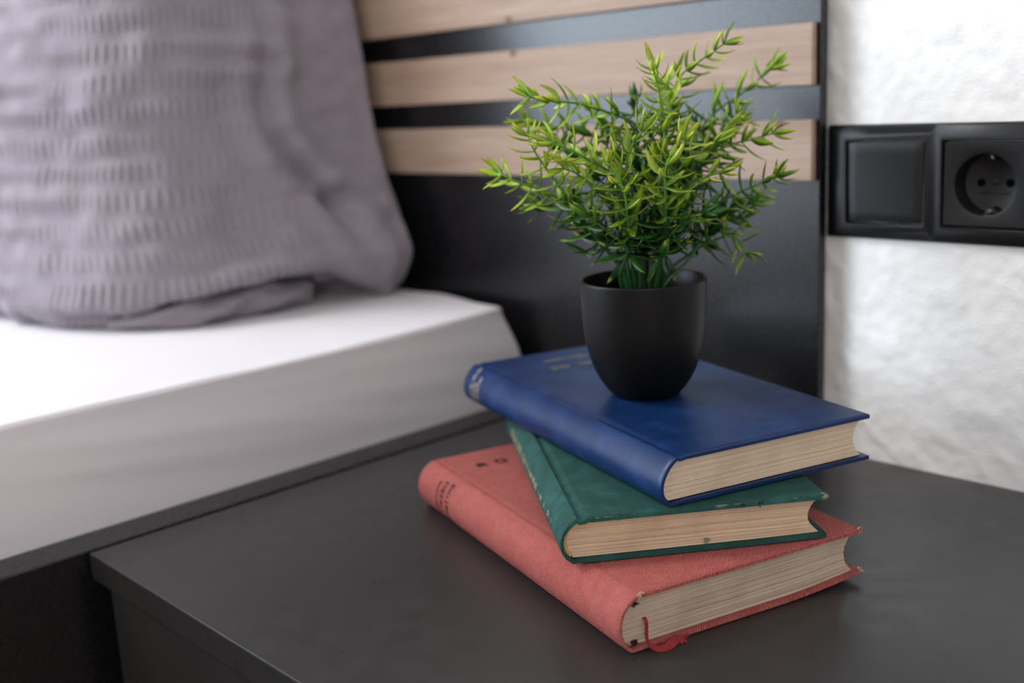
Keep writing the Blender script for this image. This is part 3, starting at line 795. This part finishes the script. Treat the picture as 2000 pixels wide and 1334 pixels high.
# grey board laid bare where the cloth has frayed away along the tail of the upper board
V = []; n = 60
for i in range(n + 1):
    u = .012 + (green.W - .0012 - .012) * i / n; j = .0004 * mnoise.noise((u * 300, 1, 1))
    for dv, dz in ((.0011 + j, .0238), (.0011 + j, .0254), (.0048, .0254), (.0048, .0238)): V.append((u, dv, green.wz(u, dz - .00015)))
F = grid_faces(n + 1, 4, cv=True) + [(3, 2, 1, 0), tuple(n * 4 + k for k in range(4))]
link('bare_board', mesh_from('bare_board', V, F, 40, recalc=True), M['board'], green.root)['label'] = 'bare grey board showing under frayed cloth'
bm = bmesh.new(); bmesh.ops.create_uvsphere(bm, u_segments=14, v_segments=10, radius=1)
for v_ in bm.verts:
    c = v_.co; k = 1 + .18 * mnoise.noise(c * 2.2)
    v_.co = Vector((c.x * .0034 * k, c.y * .0026 * k, c.z * .0021 * k)) + Vector((green.W - .0012, .0028, .0239))
me = bpy.data.meshes.new('worn_corner'); bm.to_mesh(me); bm.free(); smooth(me)
link('worn_corner', me, M['board'], green.root)['label'] = 'pale rounded board corner worn bare'
V = [(.0785, green.sq - .0007, .0050)]
for k in range(18):
    a = 2 * PI * k / 18; q = .0017 * (1 + .14 * math.sin(3 * a + 1)); V.append((.0785 + q * math.cos(a), green.sq - .0007, .0050 + q * math.sin(a)))
link('ink_stain', mesh_from('ink_stain', V, [(0, 1 + k, 1 + (k + 1) % 18) for k in range(18)], 0), M['stain'], green.pg)['label'] = 'small round teal stain on the page edges'
tuft(green.root, .030, .0016, .0245, M['green'], 14, .0003, 'frayed_threads'); tuft(green.root, .098, .0008, .0240, M['green'], 10, .0004, 'frayed_threads'); tuft(green.root, .108, .0008, .0240, M['green'], 10, .0004, 'frayed_threads')
a0 = green.arc[green.i_sp0]; a1 = green.arc[green.i_sp1]; SPN = a1 - a0; rnd = random.Random(8); st = []
for (v0, v1, h) in ((.030, .050, .0030), (.054, .078, .0030), (.084, .112, .0036), (.114, .150, .0040), (.152, .206, .0044)):
    for s_ in line_of_print((a0 + SPN * .50, v0), (0, 1), (1, 0), v1 - v0, h, rnd):
        if rnd.random() < (.45 if v0 < .08 else .85): st.append(s_)
green.stamp('spine_title', st, M['dullgilt'], .0010)['label'] = 'worn gilt lettering along the spine'

# --- blue, on top
bz = gz + .0258 + .0008
blue = Book('blue_book', 'blue cloth-bound book with gilt lettering, on top of the stack under the pot', (-.3545, .4410, bz), A(72.3), .264, .1435, .0278, .0024, M['blue'], M['page_blue'],
            .0062, .006, ((-.0085, .0050), (-.0045, .0205)), warp=(.0, .0), groove=.0009)
L = blue.L; a0 = blue.arc[blue.i_sp0]; a1 = blue.arc[blue.i_sp1]; SPN = a1 - a0; rnd = random.Random(5); st = []
for v, x0, x1, h in ((L - .0150, .18, .98, .0024), (L - .0205, .20, .62, .0026), (L - .0260, .12, .80, .0028)):
    st += line_of_print((a1 - SPN * (1 - x1), v), (-1, 0), (0, 1), SPN * (x1 - x0), h, rnd, gaps=((.42, .47),))
blue.stamp('spine_title', st, M['gilt'], .00055)['label'] = 'small gilt lettering across the spine'
at = blue.arc[blue.i_sp1]; rnd = random.Random(9); st = []
st += line_of_print((at + .096, L - .0250), (-1, 0), (0, -1), .054, .0048, rnd, gaps=((.92, .94),))
st += line_of_print((at + .090, L - .0460), (-1, 0), (0, -1), .056, .0068, rnd, gaps=((.46, .58),))
blue.stamp('cover_title', st, M['dullgilt'], .0010)['label'] = 'two lines of dull gilt lettering on the front board'

# ------------------------------------------------------------------ potted artificial plant
pz = bz + .0278 + .0002
AX, AY = -.4483, .5386
plant = tag(empty('potted_plant', (AX, AY, pz)), 'artificial plant with narrow lime tipped leaves in a small matte black pot', 'potted plant')
PO = Vector((AX, AY, pz))
prof = [(.0005, .0018), (.0180, .0018), (.0192, .0), (.0206, .0), (.0222, .0010), (.0262, .0056), (.0298, .0110), (.0331, .0178), (.0358, .0255), (.0379, .0340), (.0391, .0430), (.0398, .0540), (.0402, .0650), (.0405, .0745),
        (.0405, .0756), (.0402, .0761), (.0396, .0762), (.0389, .0760), (.0385, .0754), (.0380, .0640), (.0372, .0530), (.0355, .0450), (.0300, .0440), (.0005, .0440)]
link('pot', lathe_mesh('pot', prof, 96, 50), M['pot'], plant)['label'] = 'small matte black round pot'
V = []; rr_ = np.linspace(.0006, .0362, 14); ns_ = 40
for i, r_ in enumerate(rr_):
    for k in range(ns_):
        a = 2 * PI * k / ns_; x, y = r_ * math.cos(a), r_ * math.sin(a)
        V.append((x, y, .0500 + (.0022 * mnoise.noise((x * 160, y * 160, 2)) if i < 13 else -.003)))
link('soil', mesh_from('soil', V, grid_faces(len(rr_), ns_, cv=True) + [tuple(range(ns_))[::-1]], 0, recalc=True), M['soil'], plant)

BRANCHES = [
    (0.75, [(-0.4487, 0.5396, 0.1748), (-0.4561, 0.5464, 0.2201), (-0.4568, 0.5426, 0.2567), (-0.4664, 0.5285, 0.2679), (-0.4761, 0.5126, 0.2739), (-0.4843, 0.4972, 0.2763), (-0.4893, 0.4853, 0.2794)]),
    (0.80, [(-0.4505, 0.5213, 0.1706), (-0.4612, 0.5036, 0.197), (-0.4655, 0.4906, 0.2174), (-0.4717, 0.4816, 0.2332), (-0.4756, 0.4742, 0.2461), (-0.4786, 0.4713, 0.2562)]),
    (0.85, [(-0.4579, 0.5279, 0.1691), (-0.4691, 0.5158, 0.1912), (-0.4787, 0.5042, 0.2105), (-0.4875, 0.4951, 0.2202), (-0.4977, 0.4819, 0.227), (-0.5032, 0.4706, 0.2331)]),
    (0.80, [(-0.443, 0.5169, 0.1783), (-0.438, 0.5105, 0.2113), (-0.4398, 0.5003, 0.232), (-0.445, 0.4899, 0.2402), (-0.45, 0.4794, 0.247), (-0.4555, 0.4678, 0.2526)]),
    (0.60, [(-0.4551, 0.5473, 0.1733), (-0.4813, 0.5637, 0.2179), (-0.501, 0.5666, 0.2451), (-0.5227, 0.5618, 0.2553), (-0.5429, 0.5563, 0.2587), (-0.558, 0.5493, 0.2636)]),
    (0.70, [(-0.4432, 0.5454, 0.1744), (-0.4534, 0.5638, 0.2185), (-0.4545, 0.5727, 0.2497), (-0.4511, 0.5756, 0.2705), (-0.4464, 0.5785, 0.2871), (-0.437, 0.5836, 0.2948), (-0.424, 0.5933, 0.3053)]),
    (0.90, [(-0.4387, 0.5357, 0.176), (-0.4382, 0.5452, 0.227), (-0.4367, 0.5496, 0.2586), (-0.437, 0.5463, 0.2725), (-0.4369, 0.5426, 0.2838), (-0.4359, 0.5386, 0.2912)]),
    (0.45, [(-0.4486, 0.5541, 0.1728), (-0.455, 0.5856, 0.2219), (-0.4554, 0.6093, 0.2502), (-0.4525, 0.6241, 0.2631), (-0.4458, 0.6386, 0.2719), (-0.4394, 0.6513, 0.2808), (-0.434, 0.6617, 0.2906)]),
    (0.55, [(-0.4423, 0.5463, 0.1743), (-0.4414, 0.5702, 0.2222), (-0.4322, 0.5845, 0.2356), (-0.4221, 0.5975, 0.2426), (-0.4121, 0.606, 0.2453), (-0.4028, 0.6154, 0.2485)]),
    (0.40, [(-0.4377, 0.5426, 0.1712), (-0.4317, 0.5568, 0.1948), (-0.4202, 0.5676, 0.2046), (-0.41, 0.5777, 0.2111), (-0.3997, 0.5875, 0.2169), (-0.388, 0.5974, 0.223)]),
    (0.95, [(-0.428, 0.5305, 0.171), (-0.4164, 0.5218, 0.1984), (-0.4121, 0.5177, 0.2175), (-0.4102, 0.5152, 0.2312), (-0.4067, 0.516, 0.2408), (-0.3982, 0.5189, 0.2495)]),
    (0.85, [(-0.4396, 0.5184, 0.1718), (-0.4286, 0.5019, 0.2001), (-0.425, 0.4965, 0.218), (-0.4256, 0.4921, 0.2293), (-0.4272, 0.4862, 0.2394)]),
    (0.50, [(-0.4435, 0.5559, 0.1621), (-0.435, 0.5691, 0.1744), (-0.4243, 0.577, 0.1821), (-0.4141, 0.5831, 0.1859), (-0.4076, 0.5862, 0.1832), (-0.4027, 0.5859, 0.1756)]),
    (0.15, [(-0.4573, 0.5521, 0.1725), (-0.4729, 0.5704, 0.2106), (-0.4848, 0.5816, 0.2385), (-0.4918, 0.5887, 0.2602), (-0.4976, 0.594, 0.2726)]),
    (0.35, [(-0.4277, 0.5349, 0.1606), (-0.4284, 0.5517, 0.1686), (-0.4278, 0.5618, 0.1745), (-0.4274, 0.5792, 0.1897), (-0.4226, 0.5976, 0.1986), (-0.417, 0.6128, 0.204)]),
    (0.30, [(-0.4539, 0.5628, 0.1712), (-0.4588, 0.5923, 0.2089), (-0.458, 0.6147, 0.2292), (-0.4557, 0.6331, 0.246), (-0.4506, 0.6478, 0.2563)]),
    (0.70, [(-0.4476, 0.555, 0.1727), (-0.4453, 0.5794, 0.2173), (-0.438, 0.5947, 0.2402), (-0.432, 0.6048, 0.2515), (-0.4264, 0.6107, 0.2604)]),
    (0.25, [(-0.4472, 0.5152, 0.1639), (-0.4409, 0.5103, 0.1742), (-0.4341, 0.5067, 0.1867), (-0.4408, 0.496, 0.199), (-0.4466, 0.488, 0.2071)]),
    (0.20, [(-0.4284, 0.5288, 0.1673), (-0.4216, 0.5248, 0.1787), (-0.4136, 0.5232, 0.1933), (-0.4042, 0.5274, 0.2032), (-0.3954, 0.532, 0.2068)]),
    (0.60, [(-0.4441, 0.5301, 0.1764), (-0.4385, 0.5191, 0.2167), (-0.4369, 0.5122, 0.236), (-0.4319, 0.5125, 0.2483), (-0.4267, 0.5143, 0.2554)]),
    (0.20, [(-0.4468, 0.5415, 0.1747), (-0.4703, 0.542, 0.2068), (-0.4899, 0.5429, 0.2278), (-0.5068, 0.5437, 0.2398), (-0.5195, 0.5415, 0.2468)]),
    (0.25, [(-0.4567, 0.5599, 0.1714), (-0.4707, 0.5849, 0.2023), (-0.4781, 0.6061, 0.2226), (-0.4795, 0.6247, 0.2383), (-0.477, 0.6382, 0.2488)]),
    (0.35, [(-0.456, 0.5379, 0.1705), (-0.4767, 0.5362, 0.187), (-0.4928, 0.5304, 0.1991), (-0.507, 0.524, 0.2074), (-0.518, 0.5158, 0.2093)]),
    (0.50, [(-0.4377, 0.5388, 0.1822), (-0.4279, 0.5322, 0.222), (-0.4175, 0.5374, 0.2317), (-0.4076, 0.5451, 0.2411), (-0.3996, 0.5509, 0.2468)]),
    (0.15, [(-0.4446, 0.5451, 0.1783), (-0.4509, 0.5477, 0.2069), (-0.4588, 0.5542, 0.2299), (-0.461, 0.566, 0.2502), (-0.4572, 0.5766, 0.2614)]),
    (0.75, [(-0.4449, 0.5313, 0.1828), (-0.449, 0.5135, 0.2106), (-0.4526, 0.4992, 0.2245), (-0.4556, 0.4882, 0.2329), (-0.4584, 0.4805, 0.2365)]),
    (0.50, [(-0.4512, 0.5534, 0.1795), (-0.4654, 0.5658, 0.2181), (-0.4833, 0.563, 0.2452), (-0.4959, 0.5615, 0.259), (-0.504, 0.5586, 0.2675)]),
    (0.70, [(-0.4359, 0.5407, 0.1821), (-0.4225, 0.5411, 0.2086), (-0.4135, 0.5442, 0.2212), (-0.4057, 0.5484, 0.2266), (-0.3975, 0.5518, 0.2289)]),
    (0.85, [(-0.4477, 0.5428, 0.1811), (-0.4536, 0.5604, 0.2321), (-0.449, 0.5684, 0.2643), (-0.4455, 0.5664, 0.2746), (-0.4449, 0.5606, 0.2824)]),
    (0.30, [(-0.4475, 0.5548, 0.1714), (-0.4428, 0.584, 0.1815), (-0.4357, 0.6043, 0.1932), (-0.4273, 0.616, 0.1923)]),
]

random.seed(11)
def set_col(me, cols):
    at_ = me.color_attributes.new('Col', 'FLOAT_COLOR', 'POINT')
    at_.data.foreach_set('color', np.array([(*c, 1.0) for c in cols], dtype=np.float32).reshape(-1))
DARK, MID, LIME, TIP = np.array(srgb(18, 68, 26)), np.array(srgb(48, 124, 30)), np.array(srgb(182, 212, 40)), np.array(srgb(228, 234, 84))
def stage_cols(stage):          # colour at the foot and at the tip of a leaf
    s_ = stage / 5.0
    foot = DARK * (1 - s_) + np.array(srgb(112, 168, 30)) * s_
    if s_ < .3: tip = DARK * (1 - s_ / .3) + MID * (s_ / .3)
    elif s_ < .65: tip = MID * (1 - (s_ - .3) / .35) + LIME * ((s_ - .3) / .35)
    else: tip = LIME * (1 - (s_ - .65) / .35) + TIP * ((s_ - .65) / .35)
    return foot, tip
def leaf_mesh(stage, shape):
    rnd = random.Random(100 * stage + shape)
    L_ = 1.0; w = rnd.uniform(.105, .150); curl = rnd.uniform(-.42, .38); n = 7; foot, tip = stage_cols(stage)
    V, C = [], []
    bend = rnd.uniform(-.12, .12); yellow_tip = rnd.random() < .45
    for i in range(n + 1):
        t = i / n
        ww = w * (math.sin(PI * min(1, (t * .93 + .045)) ** .82)) ** .85 if t < 1 else .002
        ww = max(ww, .012 if t < .5 else .002)
        x = t * L_; z = curl * t * t * .8 - .10 * math.sin(PI * t); y0 = bend * t * t
        th = .016 * (1 - .6 * t)
        for (dy, dz) in ((-ww, .22 * ww), (0, -.12 * ww + th), (ww, .22 * ww), (0, -.12 * ww - th)):
            V.append((x, y0 + dy, z + dz))
            k = t ** 1.2; c = foot * (1 - k) + tip * k
            if t > .82 and yellow_tip: c = c * .55 + TIP * .45
            if dy == 0: c = c * .86
            C.append(c)
    F = grid_faces(n + 1, 4, cv=True) + [(3, 2, 1, 0), (n * 4, n * 4 + 1, n * 4 + 2, n * 4 + 3)]
    me = mesh_from('leaf', V, F, 0); set_col(me, C); me.materials.append(M['leaf'].m); return me
NST, NSH = 6, 5
LEAVES = [[leaf_mesh(a, b) for b in range(NSH)] for a in range(NST)]
def trunk():
    pts = catmull([(0, 0, .046), (.0006, -.0004, .062), (.0, .0, .080), (-.0008, .0006, .098)], 6)
    me = tube_mesh('trunk', pts, [.0034 - .0008 * i / len(pts) + .0004 * math.sin(i * 1.7) for i in range(len(pts))], 9)
    set_col(me, [srgb(44, 38, 40)] * len(me.vertices)); return me
link('trunk', trunk(), M['stem'], plant)['label'] = 'dark plastic trunk'
CAM = Vector((0, 0, .28))
jobs = []; brs = []
for bi, (yel, pts) in enumerate(BRANCHES):
    P = [Vector(p) - PO for p in pts]
    p0 = P[0]
    base = Vector((max(-.026, min(.026, p0.x * .45)), max(-.026, min(.026, p0.y * .45)), .0495))
    if p0.z > .058: P = [base] + P
    else: P[0] = base
    c = catmull(P, 9)
    ln = [0.0]
    for a, b in zip(c[:-1], c[1:]): ln.append(ln[-1] + (b - a).length)
    TL = ln[-1]
    rad = [.00135 - .00075 * (l_ / TL) for l_ in ln]
    me = tube_mesh('branch', c, rad, 6)
    cols = []
    for i in range(len(c)):
        k = max(0, ln[i] / TL - .55) / .45 * yel
        cc = np.array(srgb(22, 70, 24)) * (1 - k) + np.array(srgb(110, 160, 28)) * k
        cols += [cc] * 6
    set_col(me, cols); bro = link('branch', me, M['stem'], plant); brs.append(bro)
    # whorls of leaves
    d = TL - max(.040, min(TL - .030, TL * .66)); spin = random.random() * 6.28
    while d < TL - .001:
        zq = c[max(0, min(len(ln) - 2, int(np.searchsorted(ln, d)) - 1))].z
        if zq < .094: d += .003; continue
        i = max(0, min(len(ln) - 2, int(np.searchsorted(ln, d)) - 1)); f = (d - ln[i]) / (ln[i + 1] - ln[i] + 1e-9)
        p = c[i].lerp(c[i + 1], f); T_ = (c[min(i + 2, len(c) - 1)] - c[max(i - 1, 0)]).normalized()
        rel = d / TL
        ref = Vector((0, 0, 1)) if abs(T_.z) < .85 else Vector((1, 0, 0))
        a = (ref - T_ * ref.dot(T_)).normalized(); b = T_.cross(a)
        nl = random.choice((2, 3, 3))
        for q in range(nl):
            an = spin + q * 2 * PI / nl + random.uniform(-.35, .35)
            out = a * math.cos(an) + b * math.sin(an)
            op = math.radians(random.uniform(46, 84)) * (1 - .35 * max(0, rel - .8) / .2)
            dr = (T_ * math.cos(op) + out * math.sin(op)).normalized()
            ll = random.uniform(.0160, .0240) * (1 - .25 * max(0, rel - .7) / .3)
            st_ = (max(0, rel - .34) / .66) ** 1.1 * yel * 7.2 + random.uniform(-.8, .8)
            jobs.append((bro, p.copy(), dr, (T_ * 1.0 - out * .55), ll, int(round(min(5, max(0, st_))))))
        spin += 1.05; d += random.uniform(.0052, .0078)
    T_ = (c[-1] - c[-3]).normalized(); a = T_.orthogonal().normalized(); b = T_.cross(a)
    for q in range(5):
        an = q * 2 * PI / 5 + random.random(); op = math.radians(random.uniform(14, 62))
        dr = (T_ * math.cos(op) + (a * math.cos(an) + b * math.sin(an)) * math.sin(op)).normalized()
        jobs.append((bro, c[-1].copy(), dr, T_ - (a * math.cos(an) + b * math.sin(an)) * .6, random.uniform(.012, .018), int(round(min(5, max(0, yel * 5.6 + random.uniform(-.4, .6)))))))
DROOP = [((-0.0002, -0.0172, 0.0914), (-0.0059, -0.0284, 0.0754)), ((0.0166, -0.0042, 0.0899), (0.0125, -0.0133, 0.0754)), ((-0.002, -0.0138, 0.0892), (0.0016, -0.0152, 0.0731)),
         ((0.0181, -0.0031, 0.0885), (0.0215, -0.0025, 0.0793)), ((-0.0064, -0.0116, 0.0873), (-0.0062, -0.0154, 0.0751)), ((-0.0068, 0.0035, 0.0892), (-0.0063, -0.0006, 0.0748)),
         ((0.0105, 0.0101, 0.0894), (0.0174, 0.0124, 0.0738)), ((-0.0213, -0.0272, 0.093), (-0.0325, -0.036, 0.1026))]
for i, (a, b) in enumerate(DROOP):                   # dark leaves hanging from the lowest whorls
    a, b = Vector(a), Vector(b); jobs.append((brs[(10, 10, 11, 10, 11, 13, 15, 17)[i]], a, (b - a).normalized(), Vector((.5, -.7, .6)), (b - a).length, i % 2))
def leaf_matrix(p, dr, upv, ll):
    x = dr; z = (upv - x * upv.dot(x))
    z = z.normalized() if z.length > 1e-4 else x.orthogonal().normalized()
    y = z.cross(x)
    w_ = ll * random.uniform(.85, 1.1)
    return Matrix(((x.x * ll, y.x * w_, z.x * ll, p.x), (x.y * ll, y.y * w_, z.y * ll, p.y), (x.z * ll, y.z * w_, z.z * ll, p.z), (0, 0, 0, 1)))
LV = [(leaf_matrix(p, dr, u_, ll), bro, st_, random.randrange(NSH), (PO + p + dr * ll * .5 - CAM).length - ll * 2) for (bro, p, dr, u_, ll, st_) in jobs]
def hits_pot(m_):
    for t in (0.0, .35, .7, 1.0):
        p = m_ @ Vector((t, 0, 0))
        if .0335 < p.xy.length < .0445 and p.z < .0800: return True
        if p.z < .052: return True
    return False
LV = [q for q in LV if not hits_pot(q[0])]
LV.sort(key=lambda q: q[4])
V, F, C, off = [], [], [], 0
for i, (mt_, bro, st_, sh, _) in enumerate(LV):
    me = LEAVES[st_][sh]
    if i < 298:
        o = bpy.data.objects.new('leaf', me); COL.objects.link(o); o.parent = bro; o.matrix_local = mt_
    else:
        V += [mt_ @ v.co for v in me.vertices]; F += [tuple(off + k for k in p.vertices) for p in me.polygons]
        C += [tuple(c.color)[:3] for c in me.color_attributes['Col'].data]; off += len(me.vertices)
if V:
    me = mesh_from('rear_leaves', V, F, 0); set_col(me, C); o = link('rear_leaves', me, M['leaf'], plant); o['kind'] = 'stuff'
print('leaves', len(LV))
